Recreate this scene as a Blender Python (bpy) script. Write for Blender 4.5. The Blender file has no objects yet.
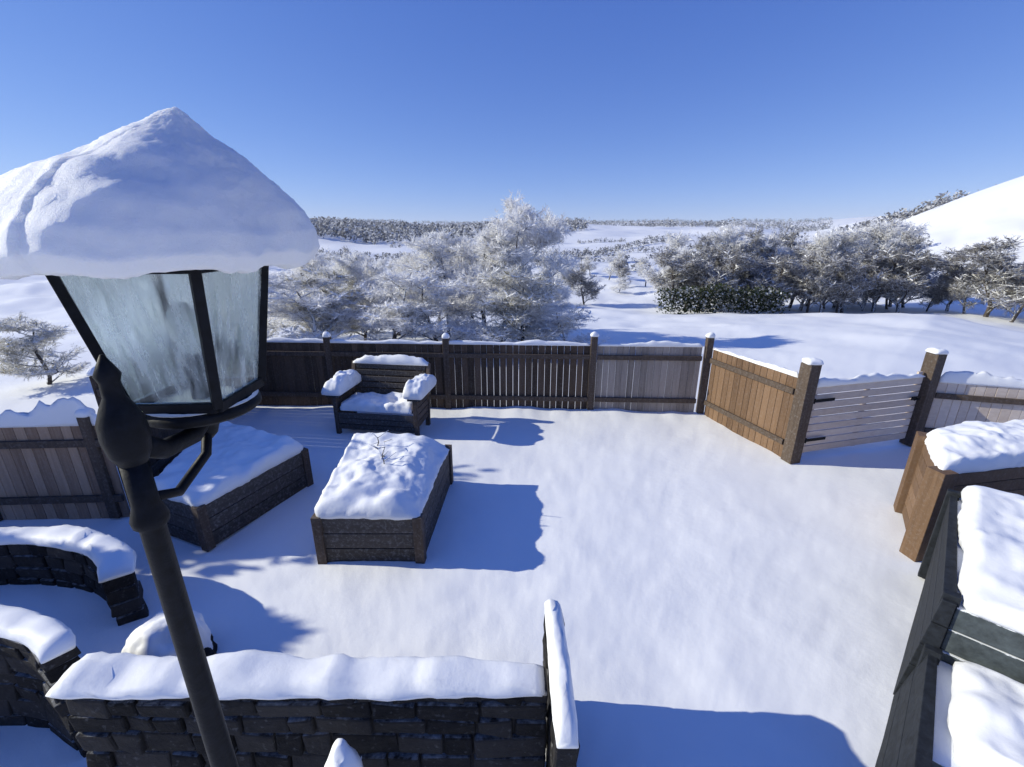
import bpy, bmesh, math, random
import numpy as np
from mathutils import Vector, Matrix, noise

R = math.radians
scene = bpy.context.scene
C = scene.collection

# ------------------------------------------------------------------ materials
def new_mat(name):
    m = bpy.data.materials.new(name); m.use_nodes = True
    nt = m.node_tree; nt.nodes.clear()
    out = nt.nodes.new('ShaderNodeOutputMaterial')
    b = nt.nodes.new('ShaderNodeBsdfPrincipled')
    nt.links.new(b.outputs[0], out.inputs[0])
    return m, nt, b

def N(nt, typ, **kw):
    n = nt.nodes.new(typ)
    for k, v in kw.items():
        if k.startswith('i_'):
            key = k[2:]
            n.inputs[int(key) if key.isdigit() else key.replace('_', ' ')].default_value = v
        else:
            setattr(n, k, v)
    return n

def ramp(nt, fac, stops):
    r = nt.nodes.new('ShaderNodeValToRGB')
    el = r.color_ramp.elements
    while len(el) < len(stops): el.new(0.5)
    for e, (p, c) in zip(el, stops):
        e.position = p; e.color = (*c, 1)
    nt.links.new(fac, r.inputs[0])
    return r

def bump(nt, b, height, strength, dist):
    n = N(nt, 'ShaderNodeBump'); n.inputs['Strength'].default_value = strength
    n.inputs['Distance'].default_value = dist
    nt.links.new(height, n.inputs['Height']); nt.links.new(n.outputs[0], b.inputs['Normal'])
    return n

def snow_mat(name='snow', s1=7.0, s2=160.0, dist=.03, st_hi=.24):
    m, nt, b = new_mat(name)
    tc = N(nt, 'ShaderNodeNewGeometry')
    n1 = N(nt, 'ShaderNodeTexNoise', i_Scale=s1, i_Detail=6.0, i_Roughness=.65)
    n2 = N(nt, 'ShaderNodeTexNoise', i_Scale=s2, i_Detail=4.0, i_Roughness=.75)
    for n in (n1, n2): nt.links.new(tc.outputs['Position'], n.inputs['Vector'])
    r = ramp(nt, n1.outputs[0], [(.3, (.866, .866, .862)), (.7, (.880, .880, .876))])
    nt.links.new(r.outputs[0], b.inputs['Base Color'])
    b.inputs['Roughness'].default_value = .55
    b.inputs['Specular IOR Level'].default_value = .25
    ma = N(nt, 'ShaderNodeMath', operation='MULTIPLY_ADD'); ma.inputs[1].default_value = .12 if s1 < 20 else .7
    nt.links.new(n2.outputs[0], ma.inputs[0]); nt.links.new(n1.outputs[0], ma.inputs[2])
    n4 = N(nt, 'ShaderNodeTexNoise', i_Scale=.7, i_Detail=3.0); nt.links.new(tc.outputs['Position'], n4.inputs['Vector'])
    st = ramp(nt, n4.outputs[0], [(.3, (.08,)*3), (.7, (st_hi,)*3)])
    bp = bump(nt, b, ma.outputs[0], .4, dist); nt.links.new(st.outputs[0], bp.inputs['Strength'])
    return m

def wood_mat(name, dark, light, frost=0.0, rough=.8, axis='Z'):
    m, nt, b = new_mat(name)
    tc = N(nt, 'ShaderNodeTexCoord')
    mp = N(nt, 'ShaderNodeMapping')
    s = (28, 28, 1.6) if axis == 'Z' else ((1.6, 28, 28) if axis == 'X' else (28, 1.6, 28))
    mp.inputs['Scale'].default_value = s
    nt.links.new(tc.outputs['Object'], mp.inputs[0])
    g = N(nt, 'ShaderNodeNewGeometry')
    off = N(nt, 'ShaderNodeVectorMath', operation='ADD')
    nt.links.new(mp.outputs[0], off.inputs[0]); 
    sc = N(nt, 'ShaderNodeMath', operation='MULTIPLY'); sc.inputs[1].default_value = 57.0
    nt.links.new(g.outputs['Random Per Island'], sc.inputs[0]); nt.links.new(sc.outputs[0], off.inputs[1])
    n1 = N(nt, 'ShaderNodeTexNoise', i_Scale=1.0, i_Detail=7.0, i_Roughness=.65, i_Distortion=.6)
    nt.links.new(off.outputs[0], n1.inputs['Vector'])
    mix = N(nt, 'ShaderNodeMath', operation='MULTIPLY_ADD'); mix.inputs[1].default_value = .5
    nt.links.new(g.outputs['Random Per Island'], mix.inputs[0])
    m2 = N(nt, 'ShaderNodeMath', operation='MULTIPLY'); m2.inputs[1].default_value = .75
    nt.links.new(n1.outputs[0], m2.inputs[0]); nt.links.new(m2.outputs[0], mix.inputs[2])
    r = ramp(nt, mix.outputs[0], [(.25, dark), (.85, light)])
    col = r.outputs[0]
    if frost > 0:
        n3 = N(nt, 'ShaderNodeTexNoise', i_Scale=34.0, i_Detail=7.0, i_Roughness=.7)
        nt.links.new(tc.outputs['Object'], n3.inputs['Vector'])
        rr = ramp(nt, n3.outputs[0], [(.5, (0, 0, 0)), (.72, (frost,)*3)])
        mx = N(nt, 'ShaderNodeMixRGB'); mx.inputs[2].default_value = (.8, .82, .85, 1)
        nt.links.new(rr.outputs[0], mx.inputs[0]); nt.links.new(col, mx.inputs[1]); col = mx.outputs[0]
    nt.links.new(col, b.inputs['Base Color'])
    b.inputs['Roughness'].default_value = rough
    b.inputs['Specular IOR Level'].default_value = .3
    bump(nt, b, n1.outputs[0], .5, .006)
    return m

def plain_mat(name, c, rough=.6, metal=0.0, var=.25, scale=12.0, bmp=.15, frost=0.0):
    m, nt, b = new_mat(name)
    tc = N(nt, 'ShaderNodeTexCoord')
    n1 = N(nt, 'ShaderNodeTexNoise', i_Scale=scale, i_Detail=6.0, i_Roughness=.6)
    nt.links.new(tc.outputs['Object'], n1.inputs['Vector'])
    lo = tuple(x*(1-var) for x in c); hi = tuple(min(1, x*(1+var)) for x in c)
    r = ramp(nt, n1.outputs[0], [(.3, lo), (.7, hi)])
    col = r.outputs[0]
    if frost > 0:
        g = N(nt, 'ShaderNodeNewGeometry'); sx = N(nt, 'ShaderNodeSeparateXYZ')
        nt.links.new(g.outputs['Normal'], sx.inputs[0])
        ad = N(nt, 'ShaderNodeMath', operation='ADD')
        nt.links.new(sx.outputs[2], ad.inputs[0]); nt.links.new(n1.outputs[0], ad.inputs[1])
        rr = ramp(nt, ad.outputs[0], [(.95-frost*.6, (0, 0, 0)), (1.1-frost*.6, (1, 1, 1))])
        mx = N(nt, 'ShaderNodeMixRGB'); mx.inputs[2].default_value = (.82, .84, .87, 1)
        nt.links.new(rr.outputs[0], mx.inputs[0]); nt.links.new(col, mx.inputs[1]); col = mx.outputs[0]
    nt.links.new(col, b.inputs['Base Color'])
    b.inputs['Roughness'].default_value = rough; b.inputs['Metallic'].default_value = metal
    b.inputs['Specular IOR Level'].default_value = .3
    if bmp: bump(nt, b, n1.outputs[0], bmp, .01)
    return m

def twig_mat(name, stops, thin=.4):
    """each twig (mesh island) picks its own tone: bare bark, hoar frost or snow"""
    m, nt, b = new_mat(name)
    g = N(nt, 'ShaderNodeNewGeometry')
    r = ramp(nt, g.outputs['Random Per Island'], stops)
    nt.links.new(r.outputs[0], b.inputs['Base Color'])
    b.inputs['Roughness'].default_value = .8
    b.inputs['Specular IOR Level'].default_value = .1
    if thin:                      # hoar frost lets light through
        tr = nt.nodes.new('ShaderNodeBsdfTranslucent'); nt.links.new(r.outputs[0], tr.inputs[0])
        mx = nt.nodes.new('ShaderNodeMixShader'); mx.inputs[0].default_value = thin
        out = [n for n in nt.nodes if n.type == 'OUTPUT_MATERIAL'][0]
        nt.links.new(b.outputs[0], mx.inputs[1]); nt.links.new(tr.outputs[0], mx.inputs[2]); nt.links.new(mx.outputs[0], out.inputs[0])
    return m

def stone_mat(name, c1, c2):
    """every stone (mesh island) its own grey, mottled and pitted, with frost in the hollows"""
    m, nt, b = new_mat(name)
    tc = N(nt, 'ShaderNodeTexCoord'); g = N(nt, 'ShaderNodeNewGeometry')
    n1 = N(nt, 'ShaderNodeTexNoise', i_Scale=16.0, i_Detail=8.0, i_Roughness=.65)
    nt.links.new(tc.outputs['Object'], n1.inputs['Vector'])
    a = N(nt, 'ShaderNodeMath', operation='MULTIPLY_ADD'); a.inputs[1].default_value = .55
    nt.links.new(g.outputs['Random Per Island'], a.inputs[0])
    a1 = N(nt, 'ShaderNodeMath', operation='MULTIPLY'); a1.inputs[1].default_value = .6
    nt.links.new(n1.outputs[0], a1.inputs[0]); nt.links.new(a1.outputs[0], a.inputs[2])
    r = ramp(nt, a.outputs[0], [(.2, c1), (.85, c2)])
    n3 = N(nt, 'ShaderNodeTexNoise', i_Scale=30.0, i_Detail=5.0); nt.links.new(tc.outputs['Object'], n3.inputs['Vector'])
    rr = ramp(nt, n3.outputs[0], [(.6, (0, 0, 0)), (.75, (.08,)*3)])
    mx = N(nt, 'ShaderNodeMixRGB'); mx.inputs[2].default_value = (.75, .77, .8, 1)
    nt.links.new(rr.outputs[0], mx.inputs[0]); nt.links.new(r.outputs[0], mx.inputs[1])
    sx = N(nt, 'ShaderNodeSeparateXYZ'); nt.links.new(g.outputs['Normal'], sx.inputs[0])
    ad = N(nt, 'ShaderNodeMath', operation='ADD'); nt.links.new(sx.outputs[2], ad.inputs[0]); nt.links.new(n1.outputs[0], ad.inputs[1])
    hf = N(nt, 'ShaderNodeMath', operation='MULTIPLY'); hf.inputs[1].default_value = .5; nt.links.new(ad.outputs[0], hf.inputs[0])
    fr = ramp(nt, hf.outputs[0], [(.66, (0, 0, 0)), (.84, (.4,)*3)])
    m3 = N(nt, 'ShaderNodeMixRGB'); m3.inputs[2].default_value = (.8, .81, .82, 1)
    nt.links.new(fr.outputs[0], m3.inputs[0]); nt.links.new(mx.outputs[0], m3.inputs[1])
    nt.links.new(m3.outputs[0], b.inputs['Base Color'])
    b.inputs['Roughness'].default_value = .9; b.inputs['Specular IOR Level'].default_value = .15
    bump(nt, b, n1.outputs[0], .8, .02)
    return m

M = {}
M['snow'] = snow_mat()
M['snow_near'] = snow_mat('snow crystals', 55.0, 380.0, .012, .7)
_b = M['snow_near'].node_tree.nodes['Principled BSDF']; _b.inputs['Subsurface Weight'].default_value = .6; _b.inputs['Subsurface Scale'].default_value = .03; _b.inputs['Subsurface Radius'].default_value = (1.0, 1.1, 1.3)
M['fence_dark'] = wood_mat('weathered dark brown boards', (.030, .020, .013), (.115, .076, .050), .06)
M['fence_grey'] = wood_mat('silvered grey boards', (.15, .125, .105), (.36, .31, .27), .1)
M['fence_left'] = wood_mat('brown grey boards', (.20, .125, .08), (.46, .32, .22), .08)
M['fence_brown'] = wood_mat('warm brown boards', (.085, .048, .026), (.205, .125, .072), .06)
M['gate_grey'] = wood_mat('pale grey boards', (.50, .40, .32), (.72, .62, .53), .12, axis='X')
M['post'] = wood_mat('dark timber post', (.042, .029, .021), (.135, .098, .072), .1)
M['bed_wood'] = wood_mat('dark bed boards', (.022, .019, .016), (.085, .072, .062), .16, axis='X')
M['iron'] = plain_mat('black painted iron', (.005, .006, .009), .55, .0, .5, 40, .2); M['iron'].node_tree.nodes['Principled BSDF'].inputs['Specular IOR Level'].default_value = .15
M['charcoal'] = plain_mat('charcoal boards', (.014, .017, .022), .75, 0, .5, 22, .4)
M['slate'] = plain_mat('slate green boards', (.065, .078, .082), .75, 0, .4, 16, .4, frost=.12)
M['stone'] = stone_mat('dark fieldstone', (.006, .006, .007), (.042, .039, .038))
M['stalk'] = plain_mat('dry brown stalk', (.10, .075, .045), .9, 0, .3, 9, 0, frost=.5)
M['bark'] = plain_mat('frosted bark', (.07, .058, .05), .9, 0, .35, 9, .2, frost=.55)
M['conifer'] = plain_mat('snow dusted needles', (.030, .042, .036), .85, 0, .4, 6, .2, frost=.30)
M['evergreen'] = twig_mat('dark evergreen leaves', [(.0, (.015, .03, .012)), (.7, (.04, .06, .03)), (1.0, (.5, .52, .53))], 0)
M['frost_far'] = twig_mat('far frosted woods', [(.0, (.10, .10, .105)), (.4, (.25, .25, .255)), (.8, (.52, .52, .52)), (1.0, (.8, .8, .79))], .3)
M['hedge'] = twig_mat('hedge leaves', [(.0, (.022, .035, .014)), (.45, (.05, .065, .03)), (.7, (.09, .09, .06)), (.85, (.4, .42, .42)), (1.0, (.75, .77, .8))])
M['frost_a'] = twig_mat('hoar frosted twigs', [(.0, (.46, .42, .38)), (.08, (.78, .76, .74)), (.3, (.90, .895, .885)), (1.0, (.94, .935, .925))])
M['frost_b'] = twig_mat('dark frosted twigs', [(.0, (.12, .10, .085)), (.3, (.26, .24, .23)), (.6, (.52, .51, .50)), (1.0, (.86, .86, .85))])
M['frost_c'] = twig_mat('olive frosted twigs', [(.0, (.24, .22, .12)), (.2, (.55, .52, .43)), (.45, (.78, .77, .74)), (1.0, (.91, .905, .895))])

def glass_mat():
    m, nt, b = new_mat('frosted lantern glass')
    b.inputs['Base Color'].default_value = (.88, .95, .93, 1)
    b.inputs['IOR'].default_value = 1.2
    g = N(nt, 'ShaderNodeNewGeometry')
    mp = N(nt, 'ShaderNodeMapping'); mp.inputs['Scale'].default_value = (1.6, 1.6, .3); nt.links.new(g.outputs['Position'], mp.inputs[0])
    n = N(nt, 'ShaderNodeTexNoise', i_Scale=20.0, i_Detail=8.0, i_Roughness=.7); nt.links.new(mp.outputs[0], n.inputs['Vector'])
    r = ramp(nt, n.outputs[0], [(.40, (.95,)*3), (.75, (.5,)*3)]); nt.links.new(r.outputs[0], b.inputs['Transmission Weight'])
    r2 = ramp(nt, n.outputs[0], [(.40, (.05,)*3), (.70, (.45,)*3)]); nt.links.new(r2.outputs[0], b.inputs['Roughness'])
    bump(nt, b, n.outputs[0], .06, .002)
    return m
M['glass'] = glass_mat()

# ------------------------------------------------------------------ mesh helpers
class MB:
    def __init__(s): s.v = []; s.f = []
    def add(s, vs, fs):
        o = len(s.v); s.v += [tuple(p) for p in vs]; s.f += [tuple(i+o for i in f) for f in fs]
    def box(s, c, size, rz=0, mat=None):
        x, y, z = (k/2 for k in size)
        vs = [Vector(p) for p in ((-x,-y,-z),(x,-y,-z),(x,y,-z),(-x,y,-z),(-x,-y,z),(x,-y,z),(x,y,z),(-x,y,z))]
        if mat is not None: vs = [mat @ p for p in vs]
        if rz: vs = [Matrix.Rotation(rz, 3, 'Z') @ p for p in vs]
        s.add([p + Vector(c) for p in vs], [(3,2,1,0),(4,5,6,7),(0,1,5,4),(1,2,6,5),(2,3,7,6),(3,0,4,7)])
    def hexa(s, b4, t4):
        s.add(list(b4)+list(t4), [(3,2,1,0),(4,5,6,7),(0,1,5,4),(1,2,6,5),(2,3,7,6),(3,0,4,7)])
    def bar(s, a, b, w, h=None):
        a, b = Vector(a), Vector(b); h = h or w
        d = (b-a).normalized(); u = d.cross(Vector((0,0,1)))
        if u.length < .01: u = Vector((1,0,0))
        u.normalize(); n = u.cross(d)
        q = [(-w/2,-h/2),(w/2,-h/2),(w/2,h/2),(-w/2,h/2)]
        s.hexa([a+u*i+n*j for i,j in q],[b+u*i+n*j for i,j in q])
    def tube(s, path, radii, seg=10, cap=True):
        path = [Vector(p) for p in path]
        if not isinstance(radii, (list, tuple)): radii = [radii]*len(path)
        vs = []; fs = []
        ref = None
        for i, p in enumerate(path):
            d = (path[min(i+1, len(path)-1)] - path[max(i-1, 0)])
            if d.length < 1e-9: d = Vector((0,0,1))
            d.normalize()
            if ref is None:
                ref = d.orthogonal().normalized()
            u = (ref - d*ref.dot(d))
            if u.length < 1e-6: u = d.orthogonal()
            u.normalize(); ref = u; w = d.cross(u)
            for k in range(seg):
                a = 2*math.pi*k/seg
                vs.append(p + (u*math.cos(a)+w*math.sin(a))*radii[i])
        for i in range(len(path)-1):
            for k in range(seg):
                a = i*seg+k; b = i*seg+(k+1) % seg
                fs.append((a, b, b+seg, a+seg))
        if cap:
            fs.append(tuple(reversed(range(seg)))); n = (len(path)-1)*seg
            fs.append(tuple(range(n, n+seg)))
        s.add(vs, fs)
    def lathe(s, prof, c=(0,0,0), seg=24):
        vs = [(c[0]+max(r, 1e-4)*math.cos(2*math.pi*k/seg), c[1]+max(r, 1e-4)*math.sin(2*math.pi*k/seg), c[2]+z) for r, z in prof for k in range(seg)]
        fs = [(i*seg+k, i*seg+(k+1) % seg, (i+1)*seg+(k+1) % seg, (i+1)*seg+k) for i in range(len(prof)-1) for k in range(seg)]
        fs.append(tuple(reversed(range(seg)))); n = (len(prof)-1)*seg; fs.append(tuple(range(n, n+seg)))
        s.add(vs, fs)
    def build(s, name, mat, parent=None, smooth=False, bevel=0, loc=None):
        me = bpy.data.meshes.new(name)
        me.from_pydata(s.v, [], s.f); me.update()
        if smooth: me.shade_smooth()
        me.materials.append(mat)
        o = bpy.data.objects.new(name, me); C.objects.link(o)
        if parent: o.parent = parent
        if loc: o.location = loc
        if bevel:
            b = o.modifiers.new('bevel', 'BEVEL'); b.width = bevel; b.segments = 2; b.limit_method = 'ANGLE'
        return o

def tag(o, label=None, cat=None, group=None, kind=None):
    if label: o['label'] = label
    if cat: o['category'] = cat
    if group: o['group'] = group
    if kind: o['kind'] = kind
    return o

def thing(name, label, cat, loc=(0,0,0), rz=0, group=None):
    o = bpy.data.objects.new(name, None); C.objects.link(o)
    o.location = loc; o.rotation_euler = (0,0,rz); o.empty_display_size = .2
    return tag(o, label, cat, group)

def smooth(t):
    t = max(0.0, min(1.0, t)); return t*t*(3-2*t)
def fb(p, s, seed=0):
    return noise.fractal(Vector(p)*s + Vector((seed*13.7, seed*7.1, seed*3.3)), 1.0, 2.0, 4)

def fb2(p, s, seed=0):
    v = Vector(p)*s + Vector((seed*13.7, seed*7.1, seed*3.3))
    return noise.noise(v) + .4*noise.noise(v*2.03)

def resample(out, n):
    out = [Vector(p).to_2d() for p in out]
    L = [0]
    for i in range(len(out)): L.append(L[-1] + (out[(i+1) % len(out)]-out[i]).length)
    res = []
    j = 0
    for k in range(n):
        t = L[-1]*k/n
        while L[j+1] < t: j += 1
        f = (t-L[j])/max(1e-9, L[j+1]-L[j])
        res.append(out[j].lerp(out[(j+1) % len(out)], f))
    return res

def round_poly(pts, r, n=5):
    pts = [Vector(p).to_2d() for p in pts]; res = []
    m = len(pts)
    for i in range(m):
        p = pts[i]; a = pts[i-1]-p; b = pts[(i+1) % m]-p
        ra = min(r, a.length*.45, b.length*.45)
        pa = p + a.normalized()*ra; pb = p + b.normalized()*ra
        for k in range(n+1):
            t = k/n
            res.append(pa*(1-t)**2 + p*2*t*(1-t) + pb*t*t)
    return res

def snow_pile(name, outline, z0, t, parent=None, seed=0, n=128, over=.02, rough=.25, tilt=None, dome=.12, r=.05, dip=None):
    """soft cap of snow over a star shaped outline: overhanging rounded lip and lumpy top"""
    pts = resample(round_poly(outline, r), n)
    c = sum(pts, Vector((0,0)))/n
    size = sum((p-c).length for p in pts)/n
    prof = [(1.0,-.02),(1.0+over/size*.8,.12),(1.0+over/size,.35),(1.0+over/size*.7,.6),(1.0,.8),(1-.05/size*.5,.93),(1-.05/size,1.0)]
    NR = int(max(10, min(44, size/.018)))
    for k in range(1, NR):
        s = (1-.05/size)*(1-k/NR)
        prof.append((s, 1.001))
    sxx = sum((p.x-c.x)**2 for p in pts)/n; syy = sum((p.y-c.y)**2 for p in pts)/n; sxy = sum((p.x-c.x)*(p.y-c.y) for p in pts)/n
    det = max(1e-12, sxx*syy-sxy*sxy)
    def hump(q):
        dx, dy = q.x-c.x, q.y-c.y
        return max(0, 1-(syy*dx*dx-2*sxy*dx*dy+sxx*dy*dy)/det/3.6)
    vs = []; fs = []
    for (s, h) in prof:
        for p in pts:
            q = c + (p-c)*s
            zz = h*t + (dome*t*hump(q)*smooth(h) if h > 0 else 0)
            if h > .1:
                w = min(1, h)
                zz += w*t*rough*fb2((q.x, q.y, 0), 2.2/max(.3, size), seed) + w*(.026*fb2((q.x, q.y, 1), 6, seed) + .007*fb2((q.x, q.y, 2), 17, seed))*min(1, t/.1)
                if tilt: zz += w*((q.x-c.x)*tilt[0] + (q.y-c.y)*tilt[1])
                if dip: zz += w*dip(q.x, q.y)
            if .1 < h < 1.0:
                q = q + (q-c).normalized()*min(1, t/.1)*(.028*fb((q.x, q.y, h*.15), 4, seed+3)+.012*fb((q.x, q.y, h*.2), 14, seed+3))
            vs.append((q.x, q.y, z0+max(zz, -.02)))
    for i in range(len(prof)-1):
        for k in range(n):
            a = i*n+k; b = i*n+(k+1) % n
            fs.append((a, b, b+n, a+n))
    last = (len(prof)-1)*n
    fs.append(tuple(range(last, last+n)))
    fs.append(tuple(reversed(range(n))))
    m = MB(); m.v = vs; m.f = fs
    return m.build(name, M['snow'], parent, smooth=True)

def snow_strip(name, path, w, t, parent=None, seed=0, step=.05, rough=.3):
    """rounded bead of snow lying along the top of a wall, board or rail"""
    path = [Vector(p) for p in path]
    pts = []
    for a, b in zip(path, path[1:]):
        k = max(1, int((b-a).length/step))
        pts += [a.lerp(b, i/k) for i in range(k)]
    pts.append(path[-1])
    prof = [(-.46,0),(-.53,.15),(-.53,.4),(-.47,.68),(-.34,.9),(-.15,1.0),(.1,1.0),(.32,.9),(.46,.68),(.53,.4),(.53,.15),(.46,0)]
    vs = []; fs = []; m = len(prof)
    for i, p in enumerate(pts):
        d = pts[min(i+1, len(pts)-1)] - pts[max(i-1, 0)]
        d.z = 0; d.normalize(); u = Vector((d.y, -d.x, 0))
        e = min(i, len(pts)-1-i)*step
        ef = min(1.0, .35+.65*math.sqrt(min(1, e/max(.02, t))))
        th = max(.12*t, t*ef*(1+rough*1.5*fb(p, 1.3, seed)+.55*rough*fb(p, 6, seed)))
        ww = w*(1+.5*rough*fb(p, 1.9, seed+5)); lean = .18*w*fb(p, 1.1, seed+8)
        for j, (a, h) in enumerate(prof):
            jit = .06*w*fb((p.x, p.y, p.z+j*.1), 6, seed+1)
            hh = h + (.2*fb((p.x, p.y, a*2), 8, seed+2)+.1*fb((p.x, p.y, a*2), 24, seed+4) if h > .3 else 0)
            vs.append(p + u*(a*ww*(.85+.15*ef)+lean*h+jit*(1 if abs(a) > .3 else 0)) + Vector((0,0,hh*th)))
    for i in range(len(pts)-1):
        for j in range(m):
            a = i*m+j; b = i*m+(j+1) % m
            fs.append((a, a+m, b+m, b))
    fs.append(tuple(range(m))); fs.append(tuple(reversed(range((len(pts)-1)*m, len(pts)*m))))
    b = MB(); b.v = [tuple(v) for v in vs]; b.f = fs
    return b.build(name, M['snow'], parent, smooth=True)

# ------------------------------------------------------------------ world, sun, camera
SUN_EL, SHADOW = 26.0, 4.0           # the sun stands low to the left; shadows run to the right and a little nearer
w = bpy.data.worlds.new('World'); scene.world = w; w.use_nodes = True
nt = w.node_tree
bg = nt.nodes.get('Background') or nt.nodes.new('ShaderNodeBackground')
sky = nt.nodes.new('ShaderNodeTexSky'); sky.sky_type = 'NISHITA'; sky.sun_disc = False
sky.sun_elevation = R(SUN_EL); sky.sun_rotation = R(-(90-SHADOW))
sky.altitude = 0; sky.air_density = .6; sky.dust_density = 0.0; sky.ozone_density = 1.0
# the crisp winter blue of the photograph: the sky's colour channels graded one by one
sp = nt.nodes.new('ShaderNodeSeparateColor'); cb = nt.nodes.new('ShaderNodeCombineColor')
nt.links.new(sky.outputs[0], sp.inputs[0])
for ch, (k, p) in enumerate(((.89, 1.0), (1.30, .8), (3.56, .47))):
    pw = nt.nodes.new('ShaderNodeMath'); pw.operation = 'POWER'; pw.inputs[1].default_value = p
    ml = nt.nodes.new('ShaderNodeMath'); ml.operation = 'MULTIPLY'; ml.inputs[1].default_value = k
    nt.links.new(sp.outputs[ch], pw.inputs[0]); nt.links.new(pw.outputs[0], ml.inputs[0]); nt.links.new(ml.outputs[0], cb.inputs[ch])
nt.links.new(cb.outputs[0], bg.inputs[0]); bg.inputs[1].default_value = .10
sl = bpy.data.lights.new('sun', 'SUN'); sl.energy = 4.8; sl.angle = R(.5); sl.color = (1.0, .965, .80)
so = bpy.data.objects.new('sun', sl); C.objects.link(so)
sd = Vector((math.cos(R(SHADOW))*math.cos(R(SUN_EL)), -math.sin(R(SHADOW))*math.cos(R(SUN_EL)), -math.sin(R(SUN_EL))))
so.rotation_euler = sd.to_track_quat('-Z', 'Y').to_euler(); so.location = (-20, 3, 12)

cam = bpy.data.cameras.new('camera'); co = bpy.data.objects.new('camera', cam); C.objects.link(co)
co.location = (0, 0, 3.0); co.rotation_euler = (R(90-18.4), 0, 0)
cam.sensor_width = 36; cam.lens = 36*445/1024; cam.clip_start = .02; cam.clip_end = 6000
scene.camera = co
vs_ = scene.view_settings
vs_.view_transform = 'Standard'; vs_.look = 'None'; vs_.gamma = 1; vs_.use_curve_mapping = False; vs_.exposure = 0.05

# ------------------------------------------------------------------ the ground: terrace, field and far hills in one sheet
def gh(x, y):
    r = math.hypot(x, y); az = math.degrees(math.atan2(x, y))
    out = max(0.0, y-8.2, abs(x)-7.0 if y > 4 else 0)
    h = -3.0*smooth(out/34)
    if r < 120: h += min(1, out/6)*.22*fb((x, y, 0), .12, 1)*min(3, 1+out/25)
    if r < 30:
        h += .034*fb((x, y*1.4, 0), .55, 2) + .005*fb((x*1.2, y*1.8, 0), 1.7, 7) + .006*fb((x, y, 0), 4.0, 3)
        if -5 < x < 3.4 and 5 < y < 9:         # drift against the back fence
            h += .13*math.exp(-abs(y-7.42)/.28)*(.55+.6*fb((x, 0, 0), .9, 6))
    if r > 90:
        a = 15+10*noise.noise(Vector((az*.05, 3.1, 0)))+5*noise.noise(Vector((az*.17, 7.1, 0)))
        h += a*smooth((r-120)/480)
        h += 4.0*fb((x, y, 0), .010, 4)*smooth((r-90)/100)
        h += (34+16*noise.noise(Vector((az*.07, 9.7, 0))))*smooth((r-700)/1100)
    if 25 < az < 120:
        h += 20.5*smooth((r-50)/105)*smooth((az-30)/22)
    return h
nR = 360
angs = [R(-66+132*k/520) for k in range(521)] + [R(66+228*k/56) for k in range(1, 56)]
nA = len(angs)
rad = [0.0]+[.5*(2000/.5)**(i/(nR-1)) for i in range(nR)]
vs = [(0, 0, gh(0, 0))]
for r in rad[1:]:
    for a in angs:
        x, y = r*math.sin(a), r*math.cos(a)
        vs.append((x, y, gh(x, y)))
fs = [(0, 1+(k+1) % nA, 1+k) for k in range(nA)]
for i in range(nR-1):
    for k in range(nA):
        a = 1+i*nA+k; b = 1+i*nA+(k+1) % nA
        fs.append((a, b, b+nA, a+nA))
g = MB(); g.v = vs; g.f = fs
tag(g.build('ground', M['snow'], smooth=True), 'smooth fresh snow covering the terrace, the fields and the hills', 'ground', kind='structure')

# ------------------------------------------------------------------ fences
def plank_panel(name, a, b, z0, z1, mat, parent, seed, pw=.115, gap=.006, th=.022, wob=.015):
    """vertical boards standing side by side from a to b"""
    rnd = random.Random(seed)
    a, b = Vector((*a, 0)), Vector((*b, 0)); L = (b-a).length; d = (b-a).normalized()
    ang = math.atan2(d.y, d.x); m = MB(); t = 0
    while t < L-.02:
        ww = min(pw*rnd.uniform(.88, 1.1), L-t)
        h = z1 + rnd.uniform(-wob, wob)
        p = a + d*(t+ww/2)
        m.box((p.x, p.y, (z0+h)/2), (ww-gap*rnd.uniform(.4, 1.6), th*rnd.uniform(.9, 1.1), h-z0), ang)
        t += ww
    return m.build(name, mat, parent, bevel=.003)

def rail(name, a, b, z, mat, parent, off=.03, s=(.035, .08)):
    a, b = Vector((*a, z)), Vector((*b, z)); d = (b-a).normalized(); n = Vector((d.y, -d.x, 0))
    m = MB(); m.bar(a-n*off, b-n*off, s[0], s[1])
    return m.build(name, mat, parent, bevel=.004)

def post(name, x, y, z, s, mat, parent, rz=0, cap=.07, seed=0):
    m = MB(); m.box((x, y, z/2), (s, s, z), rz)
    p = m.build(name, mat, parent, bevel=.008)
    h = s/2
    snow_pile('snow_cap', [(x-h, y-h), (x+h, y-h), (x+h, y+h), (x-h, y+h)], z, cap, p, seed, n=28, over=.012, dome=.5, r=.03)
    return p

def fence(label, a, b, h, mat, posts, seed, h2=None, snow=.05, name='plank_fence', cat='fence', z0=-.05, ps=.11, group=None, pextra=.1):
    t = thing(name, label, cat, (0, 0, 0), 0, group)
    A, B = Vector(a), Vector(b)
    plank_panel('board_panel', a, b, z0, h, mat, t, seed)
    for z in (.25, h-.2): rail('rail', a, b, z, M['post'], t, off=-.035)
    snow_strip('snow_cap', [(a[0], a[1], h-.008), (b[0], b[1], h-.008)], .05, snow, t, seed, rough=.6)
    d = (B-A).normalized(); n = Vector((d.y, -d.x))
    for k, f in enumerate(posts):
        p = A.lerp(B, f) - n*.0 
        post('post', p.x, p.y, h+pextra, ps, M['post'], t, math.atan2(d.y, d.x), .06, seed+k)
    return t

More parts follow.
